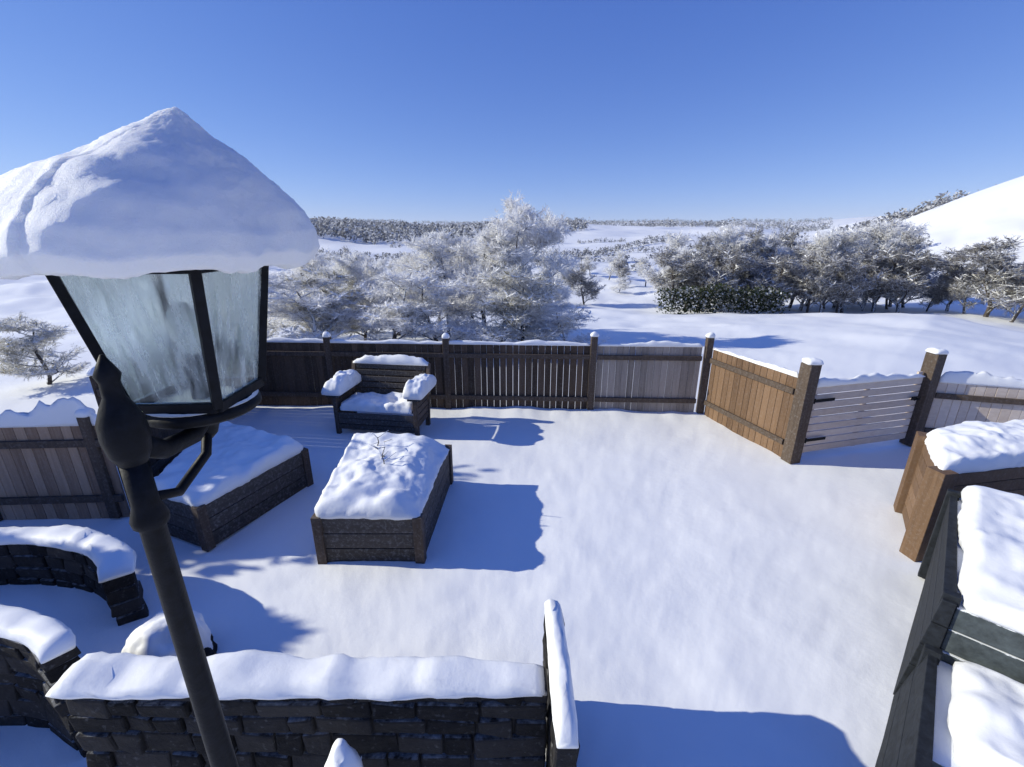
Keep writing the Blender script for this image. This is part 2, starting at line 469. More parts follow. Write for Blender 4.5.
fence('long dark brown board fence at the back of the terrace, behind the two raised beds', (-5.2, 7.74), (1.34, 7.42), 1.22, M['fence_dark'], [0, .3, .62], 11)
fence('silver grey board fence between two posts at the back of the snowy terrace', (1.46, 7.41), (3.22, 7.33), 1.22, M['fence_grey'], [-.035, 1.06], 12, pextra=.16)
fence('warm brown sunlit board fence running forward to the grey gate', (3.38, 7.25), (3.84, 5.68), 1.2, M['fence_brown'], [], 13)
fence('low brown grey board fence behind the curved stone beds on the left', (-9.0, 4.05), (-4.3, 4.3), 1.12, M['fence_left'], [.45, .7, .97], 14, snow=.2)
fence('dark board fence running back along the left side, seen past the lantern post', (-4.40, 4.42), (-4.95, 7.6), 1.62, M['fence_dark'], [.5], 15, snow=.08)

# gate between two dark posts
t = thing('garden_gate', 'pale grey plank gate hung between two dark posts', 'gate')
ga, gb = Vector((3.9, 5.58)), Vector((6.02, 6.12)); gd = (gb-ga).normalized(); gang = math.atan2(gd.y, gd.x)
m = MB()
a, b = ga+gd*.13, gb-gd*.13
for k in range(9):
    z = .16+k*.108
    p = (a+b)/2
    m.box((p.x, p.y, z), ((b-a).length, .022, .095), gang)
m.build('board_panel', M['gate_grey'], t, bevel=.004)
for q in (a+gd*.05, b-gd*.05, (a+b)/2):
    m = MB(); m.box((q.x-gd.y*-.02, q.y+.03, .62), (.08, .03, 1.06), gang); m.build('brace', M['gate_grey'], t, bevel=.004)
snow_strip('snow_cap', [(a.x, a.y, 1.08), (b.x, b.y, 1.08)], .06, .09, t, 5, rough=.6)
nn = Vector((gd.y, -gd.x))
for z in (.32, .9):
    m = MB(); q = a+gd*.16+nn*.05; m.box((q.x, q.y, z), (.36, .008, .04), gang); q = a+gd*.0+nn*.05
    m.tube([(q.x, q.y, z-.035), (q.x, q.y, z+.035)], .014, 10); m.build('hinge', M['iron'], t)
m = MB(); q = b-gd*.1+nn*.055; m.box((q.x, q.y, .78), (.16, .012, .05), gang); m.tube([(q.x, q.y, .78), (q.x+nn.x*.05, q.y+nn.y*.05, .78), (q.x+nn.x*.05-gd.x*.1, q.y+nn.y*.05-gd.y*.1, .775)], .009, 8); m.build('latch', M['iron'], t)
for q, s in ((ga, 3), (gb, 4)):
    tt = thing('gate_post', 'dark timber gate post %s' % ('between the brown fence and the grey gate' if s == 3 else 'at the right end of the grey gate'), 'post')
    post('post_shaft', q.x, q.y, 1.42, .17, M['post'], tt, gang, .05, s)

# fence beyond the right gate post
fence('short pale plank fence right of the gate, its top deep in snow', (6.15, 6.1), (9.2, 5.2), 1.0, M['gate_grey'], [.5, 1.0], 17, snow=.12)

# brown timber bed at the right edge
t = thing('raised_bed', 'large warm brown timber bed heaped with snow at the right edge', 'raised bed')
P = [(3.97, 3.64), (5.8, 3.98), (6.0, 4.72), (4.5, 4.4)]
for k in range(4):
    a, b = P[k], P[(k+1) % 4]
    A, B = Vector(a), Vector(b); d = (B-A).normalized(); ang = math.atan2(d.y, d.x); p = (A+B)/2
    m = MB()
    for j in range(7): m.box((p.x, p.y, .062+j*.128), ((B-A).length-.1, .035, .122), ang)
    m.build('side_panel', M['fence_brown'], t, bevel=.004)
    m = MB(); m.box((a[0], a[1], .47), (.16, .16, .96), ang); m.build('corner_post', M['fence_brown'], t, bevel=.006)
snow_pile('snow_cap', P, .88, .13, t, 8, over=.03, dome=.6)

# ------------------------------------------------------------------ raised beds in the middle
def raised_bed(label, quad, h, seed, snow, tilt=None, stalks=0, dip=None, mat='bed_wood'):
    t = thing('raised_bed', label, 'raised bed')
    rows = 3
    for k in range(4):
        A, B = Vector(quad[k]), Vector(quad[(k+1) % 4]); d = (B-A).normalized(); ang = math.atan2(d.y, d.x); p = (A+B)/2
        m = MB()
        bh = h/rows
        for j in range(rows): m.box((0, 0, -h/2+bh*(j+.5)), ((B-A).length-.07, .04, bh-.008))
        o = m.build('side_panel', M[mat], t, bevel=.004); o.location = (p.x, p.y, h/2); o.rotation_euler = (0, 0, ang)
        m = MB(); m.box((A.x, A.y, h/2+.01), (.09, .09, h+.02), ang); m.build('corner_post', M['post'], t, bevel=.005)
    snow_pile('snow_cap', quad, h-.01, snow, t, seed, over=.035, tilt=tilt, dip=dip, rough=.35, dome=.35)
    rnd = random.Random(seed)
    c = sum((Vector(q) for q in quad), Vector((0, 0)))/4
    for k in range(stalks):
        x, y = c.x+rnd.uniform(-.3, .3), c.y+rnd.uniform(-.1, .6); m = MB()
        pts = [Vector((x, y, h))]
        for j in range(5): pts.append(pts[-1]+Vector((rnd.uniform(-.05, .05), rnd.uniform(-.05, .05), .07)))
        m.tube(pts, [.008, .008, .007, .006, .005, .003], 6)
        for j in range(5):
            q = pts[2+j % 4]; m.tube([q, q+Vector((rnd.uniform(-.12, .12), rnd.uniform(-.12, .12), rnd.uniform(.0, .08)))], [.005, .003], 5)
        m.build('plant_stalk', M['stalk'], t, smooth=True)
    return t

raised_bed('dark wooden raised bed with lumpy snow, alone in the middle of the terrace', [(-1.82, 3.55), (-.88, 3.55), (-.80, 5.0), (-1.98, 5.1)], .50, 21, .15,
           dip=lambda x, y: -.14*smooth((x+1.15)/.4), stalks=3)
raised_bed('dark wooden raised bed turned cornerwise, standing behind the lantern post', [(-3.74, 4.02), (-3.06, 3.74), (-2.58, 4.95), (-4.0, 5.65)], .48, 22, .12)
t = thing('boulder', 'snow covered boulder behind the foreground wall, next to the lantern post', 'boulder', (-2.5, 2.5, 0))
me = bpy.data.meshes.new('rock'); bm = bmesh.new(); bmesh.ops.create_icosphere(bm, subdivisions=5, radius=1)
bm2 = bm.copy()
for v in bm.verts:
    p = v.co.copy(); k = 1+.22*fb(p, .9, 81)+.06*fb(p, 3.5, 82)
    v.co = Vector((p.x*.27*k, p.y*.21*k, max(-.06, p.z*.27*k)))
for f in bm.faces: f.smooth = True
bm.to_mesh(me); bm.free(); me.materials.append(M['stone'])
o = bpy.data.objects.new('rock', me); C.objects.link(o); o.parent = t
me = bpy.data.meshes.new('snow_cap')
bmesh.ops.delete(bm2, geom=[v for v in bm2.verts if v.co.z < -.05-.0*v.co.x], context='VERTS')
for v in bm2.verts:
    p = v.co.copy(); k = 1+.22*fb(p, .9, 81)+.05*fb(p, 2.5, 83)
    e = smooth((p.z-.12-.3*p.x)/.35+.3*fb(p, 2.2, 84)); e = e*.10-.02
    v.co = Vector((p.x*(.27+e*.4)*k, p.y*(.21+e*.4)*k, p.z*.27*k+e))
for f in bm2.faces: f.smooth = True
bm2.to_mesh(me); bm2.free(); me.materials.append(M['snow'])
o = bpy.data.objects.new('snow_cap', me); C.objects.link(o); o.parent = t

# garden bench by the back fence
t = thing('garden_bench', 'dark wooden garden bench with thick snow on its arms and seat by the back fence', 'bench', (-2.08, 6.7, 0), R(-8))
BW = 1.30
m = MB()
for k in range(5): m.box((0, -.24+k*.115, .42), (BW-.06, .095, .03))
m.build('seat', M['bed_wood'], t, bevel=.004)
m = MB()
for k in range(5): m.bar((-BW/2+.05, .30+.03*k, .53+k*.1), (BW/2-.05, .30+.03*k, .53+k*.1), .022, .082)
m.build('backrest', M['bed_wood'], t, bevel=.004)
for sx in (-1, 1):
    m = MB(); m.box((sx*BW/2, -.28, .31), (.065, .065, .64)); m.build('leg', M['post'], t, bevel=.005)
    m = MB(); m.bar((sx*BW/2, .24, -.02), (sx*BW/2, .30, .5), .065); m.bar((sx*BW/2, .30, .5), (sx*BW/2, .46, 1.0), .06); m.build('leg', M['post'], t, bevel=.005)
    m = MB(); m.box((sx*BW/2, .02, .645), (.20, .74, .04)); m.build('armrest', M['bed_wood'], t, bevel=.006)
    m = MB(); [m.box((sx*BW/2, 0, .2+.105*k), (.03, .5, .09)) for k in range(4)]; m.build('side_panel', M['post'], t, bevel=.004)
m = MB()
for k in range(3): m.box((0, -.29, .13+k*.095), (BW-.07, .025, .086))
m.build('front_panel', M['bed_wood'], t, bevel=.003)
snow_pile('snow_cap', [(-BW/2+.06, -.3), (BW/2-.06, -.3), (BW/2-.06, .24), (-BW/2+.06, .24)], .40, .12, t, 33, over=.01, rough=.35)
for sx, sd_ in ((-1, 34), (1, 35)):
    snow_pile('snow_cap', [(sx*BW/2-.13, -.36), (sx*BW/2+.13, -.36), (sx*BW/2+.13, .36), (sx*BW/2-.13, .36)], .665, .18, t, sd_, over=.04, dome=.35)
snow_strip('snow_cap', [(-BW/2, .45, .97), (BW/2, .45, .97)], .12, .10, t, 36, rough=.6)

# ------------------------------------------------------------------ curved stone beds at the left edge
def stone_wall(name, path, h, thick, parent, seed):
    """dry stone wall: courses of separate stones along a path"""
    rnd = random.Random(seed); m = MB()
    P = [Vector((p[0], p[1], 0)) for p in path]; L = [0]
    for a, b in zip(P, P[1:]): L.append(L[-1]+(b-a).length)
    def at(t):
        t = max(0, min(L[-1], t)); i = 0
        while i < len(P)-2 and L[i+1] < t: i += 1
        d = (P[i+1]-P[i]).normalized(); return P[i]+d*(t-L[i]), Vector((d.y, -d.x, 0))
    z = -.05
    while z < h-.03:
        ch = min(rnd.uniform(.09, .17), h-z)
        if h-z-ch < .06: ch = h-z
        t = 0
        while t < L[-1]-.01:
            l = min(rnd.uniform(.14, .38), L[-1]-t)
            if L[-1]-t-l < .08: l = L[-1]-t
            (p0, u0), (p1, u1) = at(t+.005), at(t+l-.005)
            q = []
            for zz in (z+.004, z+ch-.004):
                for p, u, sgn in ((p0, u0, 1), (p1, u1, 1), (p1, u1, -1), (p0, u0, -1)):
                    j = rnd.uniform(-.016, .012)
                    q.append(p+u*sgn*(thick/2+j)+Vector((rnd.uniform(-.006, .006), rnd.uniform(-.006, .006), zz+rnd.uniform(-.008, .008))))
            m.hexa(q[:4], q[4:]); t += l
        z += ch
    for i in range(len(P)-1):
        (p0, u0), (p1, u1) = at(L[i]+.03*(i == 0)), at(L[i+1]-.03*(i == len(P)-2)); k = thick/2-.025
        b4 = [p0+u0*k, p1+u1*k, p1-u1*k, p0-u0*k]
        m.hexa([q+Vector((0, 0, -.15)) for q in b4], [q+Vector((0, 0, h-.03)) for q in b4])
    return m.build(name, M['stone'], parent, bevel=.014)
def curved_bed(label, path, h, wdt, seed, snow):
    t = thing('stone_bed', label, 'stone bed')
    stone_wall('stone_wall', path, h, wdt, t, seed)
    snow_strip('snow_cap', [(p[0], p[1], h-.012) for p in path], wdt*1.08, snow, t, seed)
    return t
def arc(cx, cy, rx, ry, a0, a1, n=28):
    return [(cx+rx*math.cos(R(a0+(a1-a0)*k/n)), cy+ry*math.sin(R(a0+(a1-a0)*k/n))) for k in range(n+1)]
curved_bed('curved dark stone bed edged with snow, in front of the weathered left fence', arc(-4.35, 2.62, 1.3, .72, 165, 18), .45, .20, 41, .09)
curved_bed('nearer curved dark stone bed with snow at the lower left corner', arc(-3.26, 1.64, .85, .46, 160, 30), .79, .15, 42, .075)

# ------------------------------------------------------------------ foreground wall with its short return
t = thing('garden_wall', 'low dark stone wall capped with snow across the foreground', 'wall')
stone_wall('stone_wall', [(-2.36, 1.76), (.188, 1.74)], .77, .17, t, 51)
stone_wall('end_wall', [(.25, 2.2), (.25, 1.38)], .82, .10, t, 52)
snow_strip('snow_cap', [(-2.38, 1.76, .755), (.17, 1.74, .755)], .21, .08, t, 51, rough=.5)
snow_strip('snow_cap', [(.25, 2.2, .81), (.25, 1.38, .81)], .105, .11, t, 52)
t = thing('snowy_shrub', 'small snow lump on a shrub in front of the foreground wall', 'shrub')
m = MB(); rnd = random.Random(3)
for k in range(40):
    a, l = rnd.uniform(0, 6.28), rnd.uniform(.3, .55); q = Vector((-.82, 1.45, 0)); e = q+Vector((math.cos(a)*.13*rnd.random(), math.sin(a)*.13*rnd.random(), l))
    m.tube([q, q.lerp(e, .5)+Vector((rnd.uniform(-.03, .03), rnd.uniform(-.03, .03), 0)), e], [.006, .005, .002], 5)
m.build('twigs', M['bark'], t, smooth=True)
snow_pile('snow_cap', [(-.82+.08*math.cos(2*math.pi*k/14), 1.45+.08*math.sin(2*math.pi*k/14)) for k in range(14)], .48, .12, t, 55, n=40, dome=.6, rough=.5)

# ------------------------------------------------------------------ dark stepped stand at the right edge
t = thing('garden_steps', 'dark garden steps with two thick pads of snow at the right edge', 'steps', (0, 0, 0))
U = Vector((.69, .724)); V = Vector((.724, -.69)); O = V*.464
def uv(u, v): return O+U*u+V*v
def uvbox(m, u0, u1, v0, v1, z0, z1):
    q = [uv(u0, v0), uv(u0, v1), uv(u1, v1), uv(u1, v0)]
    m.hexa([(*p, z0) for p in q], [(*p, z1) for p in q])
def uvq(u0, u1, v0, v1): return [uv(u0, v0), uv(u0, v1), uv(u1, v1), uv(u1, v0)]
def boards(m, u0, u1, h, n):
    for j in range(n): uvbox(m, u0+.004*(j % 2), u1, .02, 1.9, h*j/n+.004, h*(j+1)/n-.006)
    uvbox(m, u0+.02, u1-.01, .03, 1.89, 0, h-.02)
m = MB(); boards(m, 3.42, 5.1, .85, 5); m.build('riser', M['slate'], t, bevel=.006)
m = MB(); boards(m, 2.62, 3.415, .45, 3); m.build('riser', M['slate'], t, bevel=.006)
def slab(m, u0, u1, zt, n):
    w0, w1 = -.18+.07*(u0-2.45), -.18+.07*(u1-2.45)
    for j in range(n):
        f0, f1 = j/n, (j+1)/n
        def row(f, dz): return [(*uv(u0, w0+(-.05-w0)*f), -.05+(zt+.05)*f+dz), (*uv(u0, .015), -.05+(zt+.05)*f+dz), (*uv(u1, .015), -.05+(zt+.05)*f+dz), (*uv(u1, w1+(-.03-w1)*f), -.05+(zt+.05)*f+dz)]
        m.hexa(row(f0, .004), row(f1, -.004))
m = MB(); slab(m, 2.45, 3.395, .5, 3); slab(m, 3.4, 5.12, .88, 5); m.build('side_wall', M['charcoal'], t, bevel=.006)
for zb, u in ((.5, 3.38), (.88, 3.46), (.88, 5.05)):
    m = MB(); uvbox(m, u-.03, u+.03, -.055, .03, 0, zb+.03); m.build('post', M['charcoal'], t, bevel=.006)
snow_pile('snow_cap', uvq(3.42, 5.1, .06, 1.9), .845, .15, t, 61, over=.03)
snow_pile('snow_cap', uvq(2.68, 3.38, .12, 1.9), .445, .15, t, 62, over=.03)

# ------------------------------------------------------------------ the lantern
LX, LY, PX, PY = -.783, 1.055, -.781, .82
t = thing('street_lamp', 'black lantern post with a tall heap of snow on its lantern', 'street lamp', (PX, PY, 0))
def rel(p): return (p[0]-PX, p[1]-PY, p[2])
m = MB()
m.lathe([(.10, -.05), (.10, .12), (.07, .16), (.050, .3), (.034, .34), (.031, .9), (.027, 1.8), (.024, 2.40), (.033, 2.41), (.035, 2.425), (.029, 2.445), (.025, 2.46), (.024, 2.56)], (0, 0, 0), 24)
m.build('post', M['iron'], t, smooth=True)
m = MB(); m.lathe([(.025, 2.555), (.036, 2.58), (.041, 2.615), (.039, 2.65), (.028, 2.68), (.018, 2.70), (.017, 2.73), (.022, 2.745), (.013, 2.765), (.003, 2.785)], (0, 0, 0), 24); m.build('collar', M['iron'], t, smooth=True)
m = MB()
m.tube([rel((PX, PY, 2.60)), rel((PX, PY+.08, 2.545)), rel((LX, LY-.06, 2.535)), rel((LX, LY, 2.575))], [.026, .022, .022, .026], 12)
m.tube([rel((PX, PY, 2.47)), rel((PX, PY+.09, 2.43)), rel((LX, LY-.03, 2.47)), rel((LX, LY, 2.55))], .012, 10)
m.lathe([(.004, 2.50), (.018, 2.515), (.024, 2.535), (.04, 2.555), (.115, 2.575), (.13, 2.585), (.13, 2.60), (.11, 2.612)], rel((LX, LY, 0)), 24)
m.build('bracket', M['iron'], t, smooth=True)
PH = R(47)
def hx(r, z): return [Vector(rel((LX+r*math.cos(PH+math.pi+k*math.pi/2), LY+r*math.sin(PH+math.pi+k*math.pi/2), z))) for k in range(4)]
bt, tp = hx(.140, 2.622), hx(.200, 2.94)
m = MB()
for k in range(4):
    m.bar(bt[k], tp[k], .020); m.bar(bt[k], bt[(k+1) % 4], .018, .024); m.bar(tp[k], tp[(k+1) % 4], .022, .026)
lan = m.build('lantern', M['iron'], t, bevel=.002)
for k in range(4):
    a, b, c_, d_ = bt[k], bt[(k+1) % 4], tp[(k+1) % 4], tp[k]
    i_ = (b-a).cross(d_-a).normalized()*-.003
    e = (b-a).normalized()*.009; u_ = Vector((0, 0, .012))
    m = MB(); m.hexa([a+e+u_, b-e+u_, b-e+u_+i_, a+e+u_+i_], [d_+e-u_, c_-e-u_, c_-e-u_+i_, d_+e-u_+i_])
    m.build('glass_pane', M['glass'], lan)
m = MB(); m.lathe([(.02, 2.612), (.02, 2.66), (.026, 2.68), (.03, 2.72), (.018, 2.725)], rel((LX, LY, 0)), 16)
m.build('lamp_holder', M['iron'], lan, smooth=True)
m = MB(); m.lathe([(.012, 2.722), (.018, 2.735), (.032, 2.77), (.036, 2.80), (.03, 2.83), (.012, 2.85)], rel((LX, LY, 0)), 16)
m.build('bulb', plain_mat('milk glass bulb', (.75, .74, .68), .25, 0, .05), lan, smooth=True)
m = MB()
def loft(*rs):
    k_ = len(rs[0]); vs = [v for r in rs for v in r]; fs = [(i*k_+k, i*k_+(k+1) % k_, (i+1)*k_+(k+1) % k_, (i+1)*k_+k) for i in range(len(rs)-1) for k in range(k_)]
    fs += [tuple(reversed(range(k_))), tuple(range(len(vs)-k_, len(vs)))]; m.add(vs, fs)
loft(hx(.235, 2.948), hx(.255, 2.955), hx(.255, 2.965), hx(.06, 3.09), hx(.02, 3.10)); m.build('roof', M['iron'], t, bevel=.003)
# the snow heap: a lumpy cone, its top right of the middle, hanging over the roof edge on the left
prof = [(.19, -.006), (.236, -.026), (.262, -.022), (.277, .006), (.270, .045), (.246, .086), (.216, .118), (.186, .145), (.157, .168), (.130, .189), (.104, .209), (.079, .228), (.056, .246), (.035, .262), (.017, .273), (.004, .279)]
rings = []
for i in range(len(prof)-1):
    for k in range(5):
        f = k/5; rings.append((prof[i][0]*(1-f)+prof[i+1][0]*f, prof[i][1]*(1-f)+prof[i+1][1]*f))
rings.append(prof[-1]); n = 220
vs = []; fs = []
cx, cy, cz = rel((LX-.02, LY, 2.965))
for ri, (r, z) in enumerate(rings):
    for k in range(n):
        a = 2*math.pi*k/n; ca, sa = math.cos(a), math.sin(a)
        f = min(1, r/.2)
        b_ = a-R(256); q4 = 1/(abs(math.cos(b_))**2.8+abs(math.sin(b_))**2.8)**(1/2.8)*1.04
        rr = r*(1+(q4-1)*(.25+.75*f))*(1.05 if ca > 0 else 1.08)
        tt = (max(0, z)/.276)**1.4
        x = cx + rr*ca + .085*tt; y = cy + rr*sa + .03*tt
        q = Vector((x, y, z))
        nz = fb2(q, 5.5, 76)*.017 + fb2(q, 12, 74)*.006 + fb(q, 38, 72)*.0016 + fb(q, 110, 73)*.0018
        w_ = min(1, ri/8)
        low = -.018*f*max(0, fb((ca*2, sa*2, 0), 1.6, 75)+.2)*(1 if z < .03 else 0)
        vs.append((x+ca*nz*.8, y+sa*nz*.8, cz+z*1.05+nz*.7*w_+low))
for i in range(len(rings)-1):
    for k in range(n):
        a = i*n+k; b = i*n+(k+1) % n; fs.append((a, b, b+n, a+n))
fs.append(tuple(range((len(rings)-1)*n, len(rings)*n)))
fs.append(tuple(reversed(range(n))))
m = MB(); m.v = vs; m.f = fs; m.build('snow_cap', M['snow_near'], t, smooth=True)
snow_pile('snow_cap', [rel((LX+.125*math.cos(a), LY+.125*math.sin(a), 0))[:2] for a in [6.283*k/20 for k in range(20)]], 2.6, .012, t, 77, n=40, over=-.008, r=.01)

# ------------------------------------------------------------------ trees
def frosted_tree(rnd, tw, spread=1.0, low=.1, twl=.3, wd=.016, nb=(11, 7, 5), up=.05):
    T, K, S = MB(), MB(), MB()
    def twig(p, d, l, w):
        s = d.orthogonal(); s.rotate(Matrix.Rotation(rnd.uniform(0, 6.28), 3, d)); s.normalize()
        b = p+d*l*.5+Vector((rnd.uniform(-1, 1), rnd.uniform(-1, 1), rnd.uniform(-1, .6)))*l*.14; e = p+d*l+Vector((0, 0, -l*.08))
        K.add([p-s*w*.5, p+s*w*.5, b+s*w*.5, e, b-s*w*.5], [(0, 1, 2, 3, 4)])
        return b, e
    def branch(p, d, l, r, lev):
        pts = [p]; dd = d.copy(); k = 5 if lev < 2 else 3
        for i in range(k):
            dd = (dd+Vector((rnd.gauss(0, .15), rnd.gauss(0, .15), rnd.gauss(up, .09)))).normalized()
            pts.append(pts[-1]+dd*l/k)
        T.tube(pts, [r*(1-.75*i/k) for i in range(k+1)], 6 if lev < 2 else 3, cap=False)
        if lev >= 1:
            for j in range(4):
                f = rnd.uniform(.1, .98)*k; i = min(k-1, int(f)); q = pts[i].lerp(pts[i+1], f-i)
                a = rnd.uniform(.07, .16); h = rnd.uniform(.02, .05); z = Vector((0, 0, r*.4)); e = dd*a; e2 = Vector((-dd.y, dd.x, 0))*a*.4
                c = q+z
                S.add([c-e, c+e2, c+e, c-e2, c+Vector((0, 0, h))], [(0, 1, 4), (1, 2, 4), (2, 3, 4), (3, 0, 4), (3, 2, 1, 0)])
        if lev >= 2:
            for j in range(tw):
                f = rnd.uniform(.05, 1)*k; i = min(k-1, int(f)); q = pts[i].lerp(pts[i+1], f-i)
                v = (dd*.8+Vector((rnd.gauss(0, .6), rnd.gauss(0, .6), rnd.gauss(0, .5)))).normalized()
                ll = twl*rnd.uniform(.5, 1.3)
                b, e = twig(q, v, ll, wd*rnd.uniform(.7, 1.3))
                for jj in range(2):
                    v2 = (v+Vector((rnd.gauss(0, .6), rnd.gauss(0, .6), rnd.gauss(0, .5)))).normalized()
                    twig(b, v2, ll*.55, wd*rnd.uniform(.5, 1.0))
        if lev >= 3: return
        m_ = nb[min(lev, 2)]
        for j in range(m_):
            f = (low+(1-low)*(j+rnd.random())/m_) if lev == 0 else rnd.uniform(.2, 1)
            f = min(f, .999)*k; i = min(k-1, int(f)); q = pts[i].lerp(pts[i+1], f-i)
            az = rnd.uniform(0, 6.28); out = Vector((math.cos(az), math.sin(az), 0))
            v = (dd*rnd.uniform(.35, .9)+out*spread*rnd.uniform(.6, 1.1)).normalized()
            sh = 1-.45*f/k if lev == 0 else 1
            branch(q, v, l*rnd.uniform(.42, .62)*sh, r*.5*(1-.5*f/k), lev+1)
    branch(Vector((0, 0, 0)), Vector((0, 0, 1)), 3.2, .085, 0)
    return T, K, S

PROTO = {}
def tree_proto(kind, seed, mat, h, wdt, **kw):
    """a tree h metres tall and wdt metres across"""
    rnd = random.Random(seed); T, K, S = frosted_tree(rnd, **kw)
    z = max(v[2] for v in K.v); xs = sorted(math.hypot(v[0], v[1]) for v in K.v); rr = xs[int(len(xs)*.97)]
    sz, sx = h/z, wdt/2/rr
    out = []
    for n_, m_, mt in (('trunk', T, M['bark']), ('crown', K, M[mat]), ('snow_load', S, M['snow'])):
        me = bpy.data.meshes.new(n_); me.from_pydata([(x*sx, y*sx, max(-.2, zz*sz)) for x, y, zz in m_.v], [], m_.f); me.materials.append(mt); out.append((n_, me))
    PROTO[kind] = out
tree_proto('pale', 101, 'frost_a', 4.5, 3.4, tw=13)
tree_proto('pale2', 102, 'frost_a', 4.5, 3.2, tw=14, spread=.9)
tree_proto('olive', 103, 'frost_c', 3.0, 3.2, tw=12, low=.03)
tree_proto('bush', 104, 'frost_a', 2.4, 3.0, tw=10, low=.02, spread=1.4, nb=(13, 7, 4))
tree_proto('dark', 105, 'frost_b', 7, 6.0, tw=9, low=.02, twl=.32, wd=.02)
tree_proto('dark2', 106, 'frost_b', 7, 5.4, tw=9, low=.02, twl=.32, wd=.02, spread=.8)
tree_proto('white', 107, 'frost_a', 7, 5.6, tw=9, low=.03, twl=.32, wd=.02, spread=.9)
def put_tree(kind, x, y, s, label, group, rz=0, sz=1.0, name='frosted_tree', cat='tree'):
    t = thing(name, label, cat, (x, y, gh(x, y)-.05), rz, group)
    for n_, me in PROTO[kind]:
        o = bpy.data.objects.new(n_, me); C.objects.link(o); o.parent = t
    t.scale = (s, s, s*sz)
    return t
G1 = 'frosted trees behind the back fence'
put_tree('pale2', .62, 15.0, 1.14, 'tallest white frosted tree behind the fence, its top just against the sky', G1, 2.3, .98)
put_tree('pale', -.9, 15.0, 1.0, 'broad pale frosted tree left of the tallest white one', G1, .3, .92)
put_tree('olive', .25, 12.4, .82, 'olive tinged frosted tree with a dark middle in front of the tallest white one', G1, 1.0, 1.05)
put_tree('pale', -2.2, 15.2, .9, 'smaller pale frosted tree left of the two tall ones', G1, 4.0, .9)
put_tree('pale2', 1.25, 17.0, .66, 'small pale frosted tree right of the tallest white one', G1, 5.0, .9)
put_tree('olive', -5.4, 13.0, .95, 'wide olive brown frosted tree just right of the lantern', G1, 2.0, .88)
put_tree('pale', -4.0, 15.5, .78, 'grey white frosted tree between the lantern and the middle trees', G1, 1.4, .85)
put_tree('pale2', -1.5, 17.5, .95, 'slender white frosted tree further back between the broad pale ones', G1, 3.2, .95)
put_tree('pale', -5.6, 16.5, .8, 'pale frosted tree further back near the right side of the lantern', G1, 2.7, .85)
put_tree('pale2', -4.8, 14.2, .8, 'pale frosted tree standing between the lantern and the smaller pale tree', G1, 5.2, .85)
put_tree('pale', -7.4, 16.0, .85, 'pale frosted tree half hidden behind the right side of the lantern', G1, .7, .85)
put_tree('bush', -5.0, 11.4, 1.05, 'white frosted bush behind the left end of the back fence', G1, 2.9, .9, name='frosted_bush', cat='bush')
put_tree('bush', -2.1, 12.6, 1.0, 'white frosted bush behind the fence above the bench', G1, 4.4, name='frosted_bush', cat='bush')
put_tree('pale2', -3.0, 18.0, 1.0, 'white frosted tree further back above the bench', G1, .2, .85)
put_tree('bush', -.3, 12.2, .95, 'white frosted bush under the broad pale tree', G1, 1.9, name='frosted_bush', cat='bush')
put_tree('bush', -3.4, 12.0, 1.0, 'low frosted bush behind the fence left of the tall trees', G1, .5, name='frosted_bush', cat='bush')
put_tree('bush', 1.7, 12.4, .8, 'low grey frosted bush behind the right half of the back fence', G1, 3.5, .8, name='frosted_bush', cat='bush')
put_tree('bush', -7.4, 11.6, 1.1, 'frosted bush seen beneath the lantern glass', G1, 5.5, name='frosted_bush', cat='bush')
put_tree('olive', -10.1, 9.2, .55, 'brownish frosted bush standing beyond the left fence', G1, .9, name='frosted_bush', cat='bush')

# ------------------------------------------------------------------ right tree line
G2 = 'trees along the far edge of the field'
rnd = random.Random(7)
for row, (n_, d0, kinds, s0) in enumerate(((17, 40, ('white', 'dark2', 'white'), 1.12), (19, 35.5, ('dark', 'dark2'), .82))):
    for k in range(n_):
        px = 668+k*(216 if row else 226)/(n_-1)+rnd.uniform(-5, 5); d_ = d0+rnd.uniform(-1.5, 1.5)
        lab = ('pale frosted tree in the back row at the far edge of the snowy field', 'brown grey frosted tree in the front row at the far edge of the snowy field')[row]
        s_ = s0*rnd.uniform(.93, 1.05)*(.9+.1*k/n_)
        put_tree(kinds[k % len(kinds)], (px-512)/445*d_*1.03, d_, s_, lab, G2, rnd.uniform(0, 6), rnd.uniform(.88, 1.0))
G3 = 'dark trees in front of the snowy hill'
for k, (px, d_, s) in enumerate(((918, 36, .55), (938, 35, .62), (956, 33, .86), (978, 31.5, .95), (1005, 30, .9), (1035, 31, .9), (1065, 31, .9))):
    put_tree('dark' if k % 2 else 'dark2', (px-512)/445*d_*1.02, d_, s, 'dark bare frosted tree at the foot of the snowy hill on the right', G3, k*1.7, .85)

G4 = 'frosted trees scattered over the fields'
rnd = random.Random(23)
for k in range(46):
    az = R(-46+64*(k+rnd.random())/46); d_ = rnd.uniform(32, 95)
    put_tree(('pale', 'white', 'bush', 'dark2')[k % 4], d_*math.sin(az), d_*math.cos(az), rnd.uniform(.55, .8)*(1.0 if k % 2 else 1.5), 'far frosted tree standing alone on the snowy fields behind the back fence', G4, rnd.uniform(0, 6), rnd.uniform(.7, .95))

